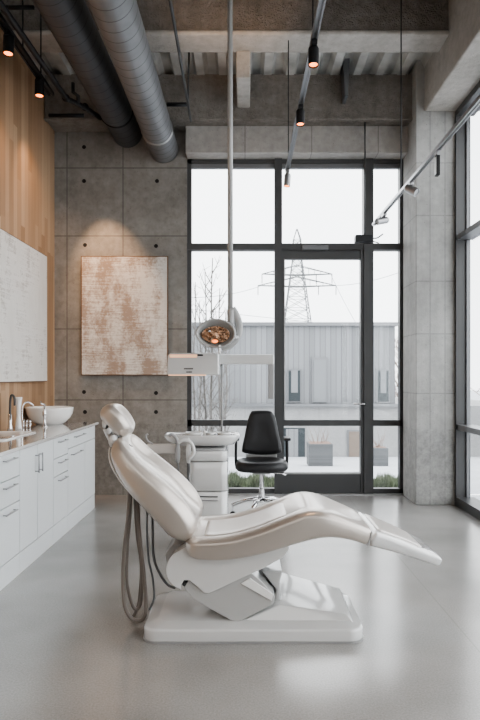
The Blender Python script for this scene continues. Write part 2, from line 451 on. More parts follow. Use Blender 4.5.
# door
dr = thing('door_1', None, None, (m2a, wd, 0), kind='structure')
DT = ZT0
f = BM(); s0, s1 = X(284,wd), X(360.5,wd)
box(f, m1b, s0, wd+.005, wf-.02, .02, DT); box(f, s1, m2a, wd-.01, wf-.02, .02, DT)
box(f, s0, s1, wd+.005, wf-.02, H(259,wd), DT)
box(f, s0, s1, wd+.005, wf-.02, ZL0-.0, ZL1)
box(f, s0, s1, wd+.005, wf-.02, .02, H(473,wd))
obj('door_leaf', f, M_frame, dr)
obj('pane', bx(s0, s1, wd+.045, wd+.055, ZL1, H(259,wd)), M_glass, dr)
obj('pane', bx(s0, s1, wd+.045, wd+.055, H(473,wd), ZL0), M_glass, dr)
f = BM(); box(f, s0, s1, wd-.004, wd+.004, H(474.2,wd), H(472.6,wd)); box(f, s0, s0+.012, wd-.004, wd+.004, ZL1, H(259,wd))
obj('glazing_bead', f, M_seal, dr)
f = tube(BM(), spline([P(366,404,7.36), P(354,404,7.36)], 4), .012); tube(f, [P(365.5,404,7.36), P(365.5,404,7.43)], .011)
obj('door_handle', f, M_chrome, dr, smooth=True)
f = bx(X(302,wd), X(328,wd), wd-.05, wd, H(250.5,wd), H(246,wd)); obj('door_closer', f, M_framelt, dr, bevel=.006)
struct(obj('trim_9', bx(W0, W1, 7.37, 7.62, 0, .02), M_seal))

# ------------------------------------------------------------------ glazing, right side
root = thing('window_2', None, None, (2.39, 0, 0), kind='structure')
x0 = 2.39; xo = 2.53; zh = 4.41
f = BM()
box(f, x0, xo+.01, 6.79, 6.84, 0, 4.48)        # end panel closing the reveal
box(f, x0, xo+.06, -3, 6.79, zh, 4.48)
box(f, x0, xo+.06, -3, 6.79, 0, .10)
obj('window_frame', f, M_frame, root)
f = BM(); box(f, x0+.015, xo+.05, -3, 6.79, 3.01, 3.07); box(f, x0+.015, xo+.05, -3, 6.79, .86, .92)
obj('transom', f, M_framelt, root)
f = BM(); box(f, xo-.03, xo+.012, 6.765, 6.79, .1, zh)
obj('glazing_bead', f, M_framelt, root)
my = (4.9, 2.9, .9, -1.1, -2.94)
for y in my: obj('mullion', bx(x0+.03, xo+.05, y, y+.06, .1, zh), M_frame, root)
for (a, b) in ((6.765, 4.96), (4.9, 2.96), (2.9, .96), (.9, -1.04), (-1.1, -2.88)):
    for (za, zb) in ((.1, .86), (.92, 3.01), (3.07, zh)):
        obj('pane', bx(xo+.0, xo+.01, b, a, za, zb), M_glass, root)

# ------------------------------------------------------------------ ceiling services
def duct(label, m, a, b, r, ringm):
    a = Vector(a); b = Vector(b); L = (b-a).length
    root = thing('spiral_duct', label, 'duct', a)
    bm = BM(); n = 40; rings = []
    for y in (0, L): rings.append([Vector((r*math.cos(2*PI*k/n), y, r*math.sin(2*PI*k/n))) for k in range(n)])
    ring_loft(bm, rings)
    me_o = obj('duct_shell', bm, m, None, smooth=True)
    md = me_o.modifiers.new('e', 'EDGE_SPLIT')
    me_o.parent = root
    q = Vector((0,1,0)).rotation_difference(b-a); root.rotation_mode = 'QUATERNION'; root.rotation_quaternion = q
    for y in (L-.62,):
        bm = BM(); rr = [(r, y), (r+.008, y), (r+.008, y+.035), (r, y+.05)]
        ring_loft(bm, [[Vector((q_*math.cos(2*PI*k/n), y_, q_*math.sin(2*PI*k/n))) for k in range(n)] for q_, y_ in rr], closed_ends=False)
        c = obj('joint_band', bm, ringm, None, smooth=True); c.parent = root
    return root
duct('dark charcoal spiral duct, left of the two under the ceiling', M_duct_dark, (-1.56, .5, 4.52), (-1.45, 7.41, 4.47), .185, M_black)
duct('lighter grey spiral duct, right of the two under the ceiling', M_duct_grey, (-.98, .5, 4.28), (-1.0, 7.41, 4.27), .175, M_brushed)

def spotlight(label, top, aim, m, length=.14, r=.032, group=None, gap=.06, lit=True):
    """track head: adaptor, stem and can"""
    top = Vector(top)
    root = thing('track_spotlight', label, 'spotlight', top)
    obj('adaptor', bx(top.x-.018, top.x+.018, top.y-.06, top.y+.06, top.z-.03, top.z), m, root, bevel=.004)
    d = (Vector(aim)-top).normalized()
    piv = top-Vector((0,0,.03+gap))
    obj('stem', tube(BM(), [top-Vector((0,0,.02)), piv], .010), m, root, smooth=True)
    a = piv-d*length*.35; b = piv+d*length*.65
    bm = BM(); q = Vector((0,0,1)).rotation_difference(d)
    pr = [(.0, 0), (r*.75, 0), (r, .015), (r, length), (r*.86, length), (r*.8, length-.015), (0, length-.015)]
    lathe(bm, [(max(p, .0005), z) for p, z in pr], n=20)
    for v in bm.verts: v.co = q @ v.co + a
    obj('can', bm, m, root, smooth=False)
    bm = BM(); lathe(bm, [(.0005, length-.012), (r*.78, length-.012), (r*.78, length-.006), (.0005, length-.006)], n=20)
    for v in bm.verts: v.co = q @ v.co + a
    obj('lens', bm, M_warmlens if lit else M_plastic, root)
    return b, d

def rail(bm, a, b, w=.018, h=.02):
    a = Vector(a); b = Vector(b)
    for p, off in ((0, 0),):
        box(bm, a.x-w, a.x+w, a.y, b.y, a.z-h, a.z+h)
    # shear x along the run
    return bm
# centre track
CT = 3.62
r = thing('lighting_track', 'slim silver lighting track hanging over the middle of the room', 'lighting track', (.44, 3, CT))
bm = bx(.42, .432, 1.0, 6.28, CT-.014, CT+.014); box(bm, .45, .462, 1.0, 6.28, CT-.014, CT+.014); box(bm, .432, .45, 1.0, 6.28, CT-.004, CT+.014)
obj('rail', bm, M_framelt, r)
for y in (6.1, 3.9, 2.0): obj('suspension_rod', tube(BM(), [(.441, y, CT), (.441, y, 5.42 if y<6 else 4.93)], .005, 6), M_black, r)
for (py, dep, w, lb) in ((0, 3.86, 1, 'black track spotlight nearest the camera on the centre track, lens glowing orange'), (0, 4.77, 1, 'black track spotlight in the middle of the centre track, lens glowing orange')):
    spotlight(lb, (.441, dep, CT-.014), (.38, dep-.35, 0), M_black, .125, .034, gap=.03)
spotlight('small grey spotlight at the far end of the centre track', (.441, 6.24, CT-.014), (.2, 6.1, 0), M_brushed, .13, .034, gap=.05)
# right track
RX, RT = 1.47, 3.2
r = thing('lighting_track', 'silver lighting track running along the right hand windows', 'lighting track', (RX, 3, RT))
bm = bx(RX-.018, RX-.006, 1.0, 6.86, RT-.014, RT+.014); box(bm, RX+.006, RX+.018, 1.0, 6.86, RT-.014, RT+.014); box(bm, RX-.006, RX+.006, 1.0, 6.86, RT-.004, RT+.014)
obj('rail', bm, M_brushed, r)
obj('suspension_rod', tube(BM(), [(RX, 5.65, RT), (RX, 5.65, 5.42)], .006, 6), M_black, r)
obj('suspension_rod', tube(BM(), [(RX, 2.65, RT), (RX, 2.65, 5.42)], .006, 6), M_black, r)
spotlight('grey spotlight tilted under the right track beside the column', (RX, 5.35, RT-.014), (2.6, 4.4, 2.2), M_brushed, .12, .038, gap=.02, lit=False)
spotlight('grey spotlight near the window end of the right track', (RX, 6.35, RT-.014), (.6, 6.0, 2.95), M_brushed, .14, .035, gap=.04, lit=False)
t = thing('track_lamp', 'slim upright silver lamp clipped to the right track nearest the camera', 'spotlight', P(437,157,4.6))
c = P(437,157,4.6)
obj('bracket', bx(RX-.012, RX+.012, 4.55, 4.62, RT-.05, RT-.008), M_brushed, t)
obj('tube', bx(RX-.014, RX+.014, 4.56, 4.61, RT-.20, RT-.04), M_black, t, bevel=.004)
obj('diffuser', bx(RX-.016, RX-.013, 4.565, 4.605, RT-.19, RT-.06), M_seal, t)
# sensor box on rod near the window
d = 7.1
t = thing('ceiling_sensor', 'small dark control box with an arm, hung in front of the door head', 'sensor', P(364,239,d))
obj('housing', bx(X(355,d), X(372,d), d-.05, d+.06, H(242.5,d), H(235.5,d)), M_black, t, bevel=.008)
obj('arm', tube(BM(), spline([P(372,238,d), P(377,238,d), P(383,234,d)], 4), .008, 8), M_frame, t, smooth=True)
obj('arm', tube(BM(), [P(372,241,d), P(379,243,d)], .007, 8), M_frame, t, smooth=True)
obj('hanger_rod', tube(BM(), [P(365,236,d), Vector((X(365,d), d, 4.47))], .009, 8), M_frame, t, smooth=True)

# left track
LX, LT = -2.0, 4.38
r = thing('lighting_track', 'black lighting track along the top of the timber wall', 'lighting track', (LX, 3, LT))
bm = bx(LX-.03, LX-.012, 2.0, 6.2, LT-.018, LT+.018); box(bm, LX+.012, LX+.03, 2.0, 6.2, LT-.018, LT+.018); box(bm, LX-.012, LX+.012, 2.0, 6.2, LT, LT+.018)
obj('rail', bm, M_black, r)
for y in (5.4, 3.8): obj('suspension_rod', tube(BM(), [(LX, y, LT), (LX, y, 5.42)], .007, 6), M_black, r)
l1 = spotlight('black spotlight at the top left corner of the picture, shining at the large left canvas', (LX, 5.08, LT-.018), (LX-.03, 4.9, 2), M_black, .17, .045, gap=.03)
l2 = spotlight('black spotlight second along the left track, shining towards the rust toned canvas', (LX, 5.84, LT-.018), (LX+.03, 5.7, 2), M_black, .17, .045, gap=.03)

# sprinkler pipes near the timber wall
t = thing('sprinkler_pipe', 'black sprinkler pipe with elbow joints beside the left duct', 'pipe', (-2.0, 6.5, 4.6))
pp = [(-1.905, 1.5, 4.30), (-1.905, 4.675, 4.37), P(66,98,6.4), P(78,104,6.5), P(86,108,6.6), P(100,118,6.9)]
obj('pipe_run', tube(BM(), pp, .028, 10), M_black, t, smooth=True)
for p in (P(66,98,6.4), P(85,107,6.6)):
    bm = BM(); bmesh.ops.create_uvsphere(bm, u_segments=12, v_segments=8, radius=.042); bmesh.ops.translate(bm, verts=bm.verts, vec=p); obj('elbow', bm, M_black, t, smooth=True)
obj('branch_pipe', tube(BM(), [P(73,83,6.4), P(73,92,6.4), P(78,96,6.45), P(78,105,6.5)], .02, 8), M_black, t, smooth=True)
for y_ in (3.2, 5.6): obj('pipe_hanger', tube(BM(), [(-1.905, y_, 4.3), (-1.905, y_, 5.42)], .006, 6), M_black, t)
t = obj('sprinkler_branch', tube(BM(), [P(49,115.5,6.85), P(84,115.5,6.85)], .022, 10), M_black, smooth=True)
tag(t, 'short horizontal black pipe end crossing the top of the timber wall corner', 'pipe')
t = obj('cross_pipe', tube(BM(), [P(-10,7.5,5.2), P(34,7.5,5.2)], .018, 10), M_black, smooth=True)
tag(t, 'horizontal black pipe crossing above the left track in the top left corner', 'pipe')
t = thing('conduit_pipe', 'thin dark conduit pair with cross bar, right of the grey duct', 'pipe', P(188,105,6.6))
A = P(191,121,6.7)
obj('conduit', tube(BM(), [P(168,-12,3.55+1.1), A], .014, 8), M_frame, t, smooth=True)
obj('drop_rod', tube(BM(), [P(189,52,6.6), P(188,106,6.6)], .010, 8), M_frame, t, smooth=True)
obj('cross_bar', tube(BM(), [P(167,104.5,6.6), P(189,104.5,6.6)], .024, 8), M_black, t, smooth=True)

# ------------------------------------------------------------------ artworks
t = thing('wall_canvas', 'white and rust brown abstract canvas hung on the concrete wall', 'painting', (X(124,7.4), 7.36, H(316,7.4)))
a, b, z0, z1 = X(81,7.36), X(168,7.36), H(375.5,7.36), H(256,7.36)
obj('canvas_face', bx(a+.012, b-.012, 7.352, 7.36, z0+.012, z1-.012), M_canvas_a, t)
obj('edge_frame', bx(a, b, 7.358, 7.4, z0, z1), M_edge, t)
t = thing('wall_canvas', 'large pale grey abstract canvas hung on the timber wall', 'painting', (-2.33, 6.2, 2.1))
obj('canvas_face', bx(-2.31, -2.30, 5.05, 6.97, 1.415, 2.855), M_canvas_b, t)
obj('edge_frame', bx(-2.35, -2.305, 5.04, 6.98, 1.405, 2.865), M_edge, t)

# ------------------------------------------------------------------ cabinets
FX = -1.67
def handle_h(y0, y1, z, parent):
    bm = BM(); tube(bm, [(FX+.028, y0, z), (FX+.028, y1, z)], .0055, 8)
    for y in (y0+.012, y1-.012): tube(bm, [(FX, y, z), (FX+.028, y, z)], .004, 6)
    return obj('handle', bm, M_brushed, parent, smooth=True)
def handle_v(y, z0, z1, parent):
    bm = BM(); tube(bm, [(FX+.03, y, z0), (FX+.03, y, z1)], .006, 8)
    for z in (z0+.012, z1-.012): tube(bm, [(FX, y, z), (FX+.03, y, z)], .0045, 6)
    return obj('handle', bm, M_brushed, parent, smooth=True)
def cab_root(y0, y1, label):
    t = thing('base_cabinet', label, 'cabinet', ((-2.35+FX)/2, (y0+y1)/2, 0))
    bm = bx(-2.33, FX-.024, y0+.001, y1-.001, .0, .925)
    obj('carcass', bm, M_whitecab, t)
    obj('plinth', bx(FX-.024, FX-.004, y0+.001, y1-.001, 0, .155), M_whitecab, t)
    return t
g = .0035
def front(name, y0, y1, z0, z1, t):
    return obj(name, bx(FX-.022, FX, y0+g, y1-g, z0+g, z1-g), M_whitecab, t, bevel=.0015)
YS = [2.55, 3.50, 4.45, 5.23, 5.66, 6.68]
c = cab_root(YS[1], YS[2], 'white three drawer cabinet nearest the camera under the countertop')
for z0, z1 in ((.16,.55),(.55,.735),(.735,.925)):
    o = front('drawer', YS[1], YS[2], z0, z1, c); handle_h(4.13, 4.34, z1-.045, o)
c = cab_root(YS[2], YS[3], 'white two door cabinet with paired upright handles')
ym = 4.83
o = front('door', YS[2], ym, .16, .925, c); handle_v(ym-.05, .70, .85, o)
o = front('door', ym, YS[3], .16, .925, c); handle_v(ym+.035, .70, .85, o)
c = cab_root(YS[3], YS[4], 'narrow white three drawer cabinet between the two door unit and the end unit')
for z0, z1 in ((.16,.58),(.58,.74),(.74,.925)):
    o = front('drawer', YS[3], YS[4], z0, z1, c); handle_h(5.35, 5.58, z1-.045, o)
c = cab_root(YS[4], YS[5], 'white end cabinet with drawer over door, at the far end of the counter')
o = front('drawer', YS[4], YS[5], .78, .925, c); handle_h(5.85, 6.2, .875, o)
o = front('door', YS[4], 6.26, .16, .78, c); handle_h(5.75, 6.1, .715, o)
o = front('door', 6.26, YS[5], .16, .78, c)
c = cab_root(YS[0], YS[1], 'white base cabinet beyond the left edge of the picture')
front('door', YS[0], YS[1], .16, .925, c)
ct = obj('countertop', bx(-2.345, FX+.03, 2.5, 6.73, .927, .955), M_counter, bevel=.004)
tag(ct, 'long pale polished countertop on the white cabinets', 'countertop')
# rectangular sink rim in counter
CTZ = .955
t = thing('rectangular_sink', 'shallow white rectangular sink set in the near part of the countertop', 'sink', (-2.0, 5.0, CTZ))
bm = BM()
def rrect(x0, x1, y0, y1, r, z, n=5):
    pts = []
    for cx, cy, a0 in ((x1-r, y1-r, 0), (x0+r, y1-r, 90), (x0+r, y0+r, 180), (x1-r, y0+r, 270)):
        for k in range(n+1):
            a = math.radians(a0+90*k/n); pts.append(Vector((cx+r*math.cos(a), cy+r*math.sin(a), z)))
    return pts
rr = [(0,0),(0,.008),(.004,.011),(.016,.011),(.02,.008),(.03,.003)]
ring_loft(bm, [rrect(-2.27+i, -1.90-i, 4.75+i, 5.5-i, .06, CTZ+z) for i, z in rr])
obj('basin', bm, M_ceramic, t, smooth=True)
# vessel basin
t = thing('vessel_basin', 'round white vessel basin at the far end of the countertop', 'sink', (-2.09, 6.42, CTZ))
prof = [(.06,0),(.13,.0),(.14,.006),(.175,.03),(.215,.07),(.238,.115),(.246,.165),(.248,.182),(.241,.184),(.236,.165),(.222,.11),(.19,.06),(.12,.03),(.02,.022)]
bm = BM(); lathe(bm, [(r, CTZ+z) for r, z in prof], -2.09, 6.42, 40)
obj('bowl', bm, M_ceramic, t, smooth=True)
obj('drain', lathe(BM(), [(.001, CTZ+.023), (.022, CTZ+.023), (.02, CTZ+.028), (.001, CTZ+.028)], -2.09, 6.42, 16), M_chrome, t)
# tall chrome faucet by vessel basin
def P2(px, py, d): return P(px, py, d)
d = 5.95
bx0 = X(13, 5.75)
t = thing('gooseneck_faucet', 'tall dark chrome gooseneck faucet behind the rectangular sink', 'faucet', (X(12,5.7), 5.7, CTZ))
d = 5.7; b0 = Vector((X(10,d), d, CTZ))
zt = H(395,d)
obj('spout', tube(BM(), spline([b0, b0+Vector((0,0,.20)), b0+Vector((.005,0,zt-CTZ-.03)), b0+Vector((.025,-.01,zt-CTZ)), b0+Vector((.05,-.02,zt-CTZ-.03)), b0+Vector((.053,-.02,zt-CTZ-.10))], 8), .011, 12), M_frame, t, smooth=True)
obj('body', lathe(BM(), [(.001,CTZ),(.026,CTZ),(.022,CTZ+.02),(.017,CTZ+.06),(.017,CTZ+.15),(.001,CTZ+.15)], b0.x, b0.y, 18), M_chrome, t, smooth=True)
t = thing('waisted_vase', 'slim white waisted ceramic vase beside the gooseneck faucet', 'vase', (X(18,5.9), 5.9, CTZ))
vx = X(17.5, 5.78)
obj('body', lathe(BM(), [(.001,CTZ),(.034,CTZ),(.03,CTZ+.03),(.019,CTZ+.13),(.022,CTZ+.22),(.036,CTZ+.31),(.033,CTZ+.31),(.018,CTZ+.22),(.001,CTZ+.2)], vx+.01, 5.78, 24), M_ceramic, t, smooth=True)
# arched faucet feeding basin
t = thing('arched_faucet', 'low chrome arched faucet with tap valves, left of the vessel basin', 'faucet', (X(24,6.15), 6.1, CTZ))
q = Vector((-2.225, 6.0, CTZ))
obj('spout', tube(BM(), spline([q, q+Vector((-.005,0,.17)), q+Vector((.01,.01,.235)), q+Vector((.045,.04,.25)), q+Vector((.085,.07,.215))], 8), .009, 12), M_chrome, t, smooth=True)
for dx in (.03, .062, .094):
    bm = lathe(BM(), [(.001,CTZ),(.013,CTZ),(.009,CTZ+.02),(.008,CTZ+.045),(.013,CTZ+.055),(.013,CTZ+.08),(.001,CTZ+.082)], q.x+dx-.01, q.y-.03, 14)
    obj('tap_valve', bm, M_chrome, t, smooth=True)
obj('valve_bar', tube(BM(), [(q.x, q.y-.03, CTZ+.035), (q.x+.10, q.y-.03, CTZ+.035)], .007, 8), M_chrome, t, smooth=True)
# pillar mixer in front of basin
t = thing('pillar_mixer', 'slender chrome mixer tap standing in front of the vessel basin', 'faucet', (-1.99, 6.1, CTZ))
q = Vector((X(44.5,6.05), 6.05, CTZ))
obj('body', lathe(BM(), [(.001,CTZ),(.03,CTZ),(.028,CTZ+.012),(.015,CTZ+.02),(.013,CTZ+.10),(.021,CTZ+.12),(.021,CTZ+.15),(.011,CTZ+.17),(.009,CTZ+.235),(.001,CTZ+.235)], q.x, q.y, 18), M_chrome, t, smooth=True)
obj('lever', tube(BM(), [q+Vector((0,0,.225)), q+Vector((-.03,-.01,.235)), q+Vector((-.035,-.01,.262))], .008, 8), M_chrome, t, smooth=True)
obj('spout', tube(BM(), [q+Vector((0,0,.14)), q+Vector((-.01,.05,.155)), q+Vector((-.02,.11,.135))], .009, 8), M_chrome, t, smooth=True)

# ------------------------------------------------------------------ dental chair
YC = 3.6
ch = thing('dental_chair', 'pearl beige reclining dental chair on a white shell base in the middle of the room', 'dental chair', (.05, YC, 0))
def rrb(x0, x1, y0, y1, r, z): return rrect(x0, x1, y0, y1, r, z, 8)
bx0_, bx1_, by0, by1 = -.568, .662, 3.295, 3.88
bm = BM()
pr = [(.0,.010,0),(0,.014,0),(0,.062,0),(.001,.066,0),(.006,.075,0),(.010,.077,0),(.014,.078,0),(.066,.093,0),(.070,.094,0),(.076,.0955,0),(.08,.096,0),(.16,.097,0)]
ring_loft(bm, [rrb(bx0_+i*1.0, bx1_-i*1.0, by0+i, by1-i*.6, max(.02, .085-i*.3), z) for i, z, _ in pr])
obj('base_shell', bm, M_white, ch, smooth=True)
bm = BM(); ring_loft(bm, [rrb(bx0_-.004, bx1_+.004, by0-.004, by1+.004, .09, z) for z in (0, .012)])
obj('rubber_foot_strip', bm, M_plastic, ch)
# raised wedge cover on the foot end of the base
bm = BM()
pts = [(-.04,3.37,.085),(.62,3.36,.075),(.625,3.83,.08),(.0,3.83,.085),
       (.195,3.42,.165),(.575,3.40,.122),(.59,3.76,.142),(.225,3.78,.235),(.12,3.7,.12)]
for p in pts: bm.verts.new(p)
bmesh.ops.convex_hull(bm, input=bm.verts)
obj('base_cover', bm, M_white, ch, bevel=.006, seg=2)
# panel on the link arm, its reflection painted in as white; link arm itself
def px_poly(pts, d): return [(X(a, d), H(b, d)) for a, b in pts]
poly = px_poly([(184,588),(192,598),(210,609),(232,621),(238,622.5),(274,604),(275,596),(262,582),(244,566),(200,560)], 3.365)
obj('lift_arm', extrude_xz(BM(), poly, 3.365, 3.74), M_shell_shaded, ch, bevel=.006, seg=3)
pts = [P(243,582,3.42)+Vector((0,-.0,0)), P(251,577.5,3.42), P(274,594,3.42), P(273,600,3.42)]
poly = px_poly([(241,583.5),(250,578),(273,594),(272,601)], 3.36)
obj('arm_panel', extrude_xz(BM(), poly, 3.355, 3.37), M_ceramic, ch, bevel=.003)
# upright collar where the arm enters the cover
poly = px_poly([(262,572),(283,571),(280,582),(281,603),(272,607),(276,590)], 3.47)
obj('lift_collar', extrude_xz(BM(), poly, 3.47, 3.74), M_shell_shaded, ch, bevel=.012, seg=3)
# seat carrier shell
arc = [(186+20*math.cos(math.radians(a)), 570-20*math.sin(math.radians(a))) for a in range(120, 262, 12)]
poly = px_poly([(200,545),(186,547)]+arc+[(181,590.5),(181,585),(184,580.5),(189,580.5),(194,584),(204,593),(209,593.5),(262,569),(284,557),(289,549),(286,538),(240,545)], 3.345)
obj('seat_carrier', extrude_xz(BM(), poly, 3.345, 3.80), M_white, ch, bevel=.010, seg=3)
pv = P(186,585,3.36)
bm = BM(); n = 24
ring_loft(bm, [[Vector((pv.x+.022*math.cos(2*PI*k/n), y, pv.z+.013*math.sin(2*PI*k/n)-.0)) for k in range(n)] for y in (3.37, 3.77)])
obj('pivot', bm, M_rubber, ch, smooth=False)
# rear hinge behind carrier
poly = px_poly([(168,566),(166,552),(174,542),(190,540),(190,552),(176,556)], 3.5)
obj('back_hinge', extrude_xz(BM(), poly, 3.45, 3.75), M_plastic, ch, bevel=.008)
# seat + legrest cushion
st = [(-.335,.575,-.325,.475,.315,0),(-.25,.572,-.245,.450,.325,.8),(-.08,.588,-.08,.450,.33,1),(.08,.632,.08,.478,.33,1),(.20,.680,.22,.515,.328,.9),
      (.335,.728,.36,.552,.322,.3),(.45,.722,.47,.567,.315,0),(.60,.662,.585,.552,.30,0),(.715,.612,.672,.522,.285,0)]
obj('seat_cushion', cushion(st, YC, dish=.022, r0=.07, r1=.012, kw0=.2, kw1=.02, ex=.36, d0=.5, d1=.74), M_leather, ch, smooth=True)
# inset pad of the seat
st = [(-.235,.566,-.235,.54,.175,0),(-.16,.568,-.16,.54,.185,0),(-.05,.583,-.05,.55,.185,0),(.08,.620,.08,.585,.185,0),(.19,.664,.195,.63,.18,0),(.245,.683,.25,.655,.165,0)]
obj('seat_inset', cushion(st, YC, r0=.03, r1=.03, kw0=.15, kw1=.15, ex=.3), M_leather_in, ch, smooth=True)
# foot plate
st = [(.722,.610,.678,.520,.283,0),(.85,.560,.815,.482,.262,0),(.98,.502,.955,.438,.24,0),(1.07,.462,1.05,.402,.222,0),(1.135,.432,1.12,.380,.20,0)]
fp = obj('foot_plate', cushion(st, YC, r0=.006, r1=.05, kw0=.02, kw1=.35, ex=.36), M_white, ch, smooth=True)
obj('foot_seam', tube(BM(), [(.70,3.315,.612),(.678,3.315,.53)], .004, 6), M_plastic, fp)
st = [(.75,.606,.75,.59,.20,0),(.90,.548,.90,.53,.18,0),(1.02,.491,1.02,.478,.16,0)]
obj('foot_pad', cushion(st, YC, r0=.02, r1=.02, kw0=.1, kw1=.15, ex=.3), M_leather_in, fp, smooth=True)
# backrest
st = [(-.272,.560,-.360,.530,.27,0),(-.258,.640,-.432,.575,.315,.4),(-.308,.745,-.512,.660,.33,1),(-.392,.838,-.597,.752,.33,1),(-.49,.922,-.675,.845,.32,1),(-.585,1.000,-.732,.935,.30,1),(-.66,1.075,-.766,1.02,.265,.8),(-.705,1.13,-.77,1.09,.215,0)]
obj('backrest', cushion(st, YC, dish=.055, r0=.09, r1=.09, kw0=.2, kw1=.42, ex=.5, d0=.38, d1=.72), M_leather, ch, smooth=True)
st = [(-.40,.62,-.40,.585,.22,0),(-.54,.735,-.545,.705,.25,0),(-.66,.86,-.680,.838,.24,0),(-.745,.98,-.765,.965,.22,0),(-.772,1.07,-.79,1.06,.16,0)]
obj('backrest_shell', cushion(st, YC, r0=.03, r1=.03, ex=.5), M_white, ch, smooth=True)
# headrest
st = []
for (ax_, az_, tf, tb, hw_, df) in ((-.690,1.122,.030,.034,.09,0),(-.712,1.155,.052,.060,.12,.7),(-.748,1.208,.060,.074,.135,1),(-.790,1.262,.054,.072,.13,.8),(-.822,1.298,.036,.05,.105,0)):
    st.append((ax_+.82*tf, az_+.57*tf, ax_-.82*tb, az_-.57*tb, hw_, df))
hr = obj('headrest', cushion(st, YC, dish=.03, r0=.05, r1=.05, kw0=.35, kw1=.35, ex=.62, d0=.15, d1=.85), M_leather, ch, smooth=True)
obj('headrest_bar', tube(BM(), spline([(-.765,YC-.02,1.03),(-.80,YC-.02,1.10),(-.83,YC-.02,1.16)], 6), .022, 12), M_white, ch, smooth=True)
for pz, r_, dd in ((P(104.5,424,3.45), .022, .05), (P(107,430,3.45), .018, .05), (P(111,442,3.42), .022, .04)):
    bm = BM(); n = 20
    ring_loft(bm, [[Vector((pz.x+k2*math.cos(2*PI*k/n), y, pz.z+k2*1.5*math.sin(2*PI*k/n))) for k in range(n)] for y, k2 in ((pz.y+.03, r_), (pz.y+.045, r_*1.1), (pz.y+.14, r_*1.1), (pz.y+.15, r_))])
    obj('headrest_knob', bm, M_white, hr if pz.z > 1.1 else ch, smooth=True)
poly = px_poly([(103,421),(106,432),(118,438),(124,437),(108,420)], 3.5)
obj('headrest_bracket', extrude_xz(BM(), poly, 3.53, 3.65), M_white, ch, bevel=.008)
# emblem mark near top of backrest
obj('print_mark', tube(BM(), [(-.672,3.48,1.073),(-.655,3.49,1.06)], .003, 6), M_mark, ch)

# hoses
def hx(x, y, d): return P(110+x/4.8, 480+y/4.8, d)
hoses = [
 ('taupe hose making the outermost loop under the chair back', [(92,20),(88,150),(68,330),(62,470),(70,600),(100,660),(140,676),(168,650),(172,560),(160,420),(140,250),(130,40)], 3.50, .0115, M_hose),
 ('taupe hose making the inner narrow loop under the chair back', [(100,20),(94,180),(82,340),(80,480),(98,570),(120,618),(145,600),(155,500),(148,380),(128,240),(118,40)], 3.55, .0105, M_hose),
 ('taupe hose hanging in the middle of the loops and trailing to the base', [(122,20),(124,200),(146,330),(150,450),(140,580),(120,640),(110,655)], 3.60, .0105, M_hose),
 ('thin grey cable hanging behind the taupe hoses', [(178,110),(178,250),(186,380),(205,470),(212,560),(200,600),(190,622)], 3.68, .007, M_hose_dark),
 ('dark grey hose curving from the backrest to the chair base', [(205,150),(205,260),(212,380),(245,460),(280,505),(315,518)], 3.66, .0085, M_hose_dark)]
for lb, pts, dep, r_, m_ in hoses:
    q = [hx(a, b, dep + .004*i) for i, (a, b) in enumerate(pts)]
    for v in q: v.z = max(v.z, r_+.001)
    o = obj('hose', tube(BM(), spline(q, 8), r_, 12), m_, ch, smooth=True); o['label'] = lb

# ------------------------------------------------------------------ delivery unit
D = 5.2; s = D/F
ut = thing('delivery_unit', 'white dental delivery cart with kidney shaped tray and arm carrying a control box', 'dental cart', (X(209,D), D, 0))
cx0, cx1 = X(191,D), X(228,D)
bm = BM(); ring_loft(bm, [rrb(cx0+.01, cx1-.01, D-.19, D+.19, .05, z) for z in (0, .06)]); obj('plinth', bm, M_plastic, ut)
def slab(nm, z0, z1, e=0, m=M_white):
    bm = BM(); ring_loft(bm, [rrb(cx0+i+e, cx1-i-e, D-.21+i+e, D+.21-i-e, .06, z) for i, z in ((.006,z0),(0,z0+.006),(0,z1-.006),(.006,z1))])
    return obj(nm, bm, m, ut, smooth=True)
slab('lower_drawer', .06, H(487.5,D)); o2 = slab('upper_door', H(486.5,D), H(459,D)); slab('top_housing', H(458,D), H(448.5,D), e=0)
for py in (491.5, 495):
    obj('drawer_slot', bx(X(199,D), X(219,D), D-.219, D-.205, H(py+.7,D), H(py-.2,D)), M_mark if py < 493 else M_plastic, ut)
slab('neck', H(449,D), H(446,D), e=.02, m=M_plastic)
# kidney tray
kid = [(-.36,0.02),(-.33,-.10),(-.22,-.17),(-.05,-.19),(.12,-.19),(.25,-.14),(.30,0.0),(.26,.14),(.12,.19),(-.05,.16),(-.20,.13),(-.32,.10)]
kp = spline([(a, b, 0) for a, b in kid], 5, cyclic=True)
kc = X(205.5, D)
def kr(f, z, dx=0): return [Vector((kc+p.x*f+dx, D+p.y*f, z)) for p in kp]
zt = H(430.5, D-.0); zb = H(446, D-.1)
bm = BM(); ring_loft(bm, [kr(.55, zb+.0, .02), kr(.80, zb+.008, .01), kr(.95, zb+.045), kr(1.0, zb+.075), kr(.995, zb+.093), kr(.965, zb+.098), kr(.94, zb+.09), kr(.5, zb+.086)])
ty = obj('tray_top', bm, M_white, ut, smooth=True)
TZ = zb+.088
for (a, w, l) in ((-.10,.07,.05),(.05,.045,.05),(.16,.055,.05)):
    bm = lathe(BM(), [(.4,0),(1,0.0),(1.12,.022),(1.04,.024),(.9,.004),(.001,.004)], n=24)
    for v in bm.verts: v.co = Vector((kc+a+v.co.x*w, D-.03+v.co.y*(l+.02), TZ+v.co.z))
    obj('tray_cup', bm, M_white, ty, smooth=True)
bm = BM(); bmesh.ops.create_uvsphere(bm, u_segments=16, v_segments=10, radius=.022); bmesh.ops.translate(bm, verts=bm.verts, vec=(kc+.0, D-.05, TZ+.015)); obj('tray_ball', bm, M_ceramic, ty, smooth=True)
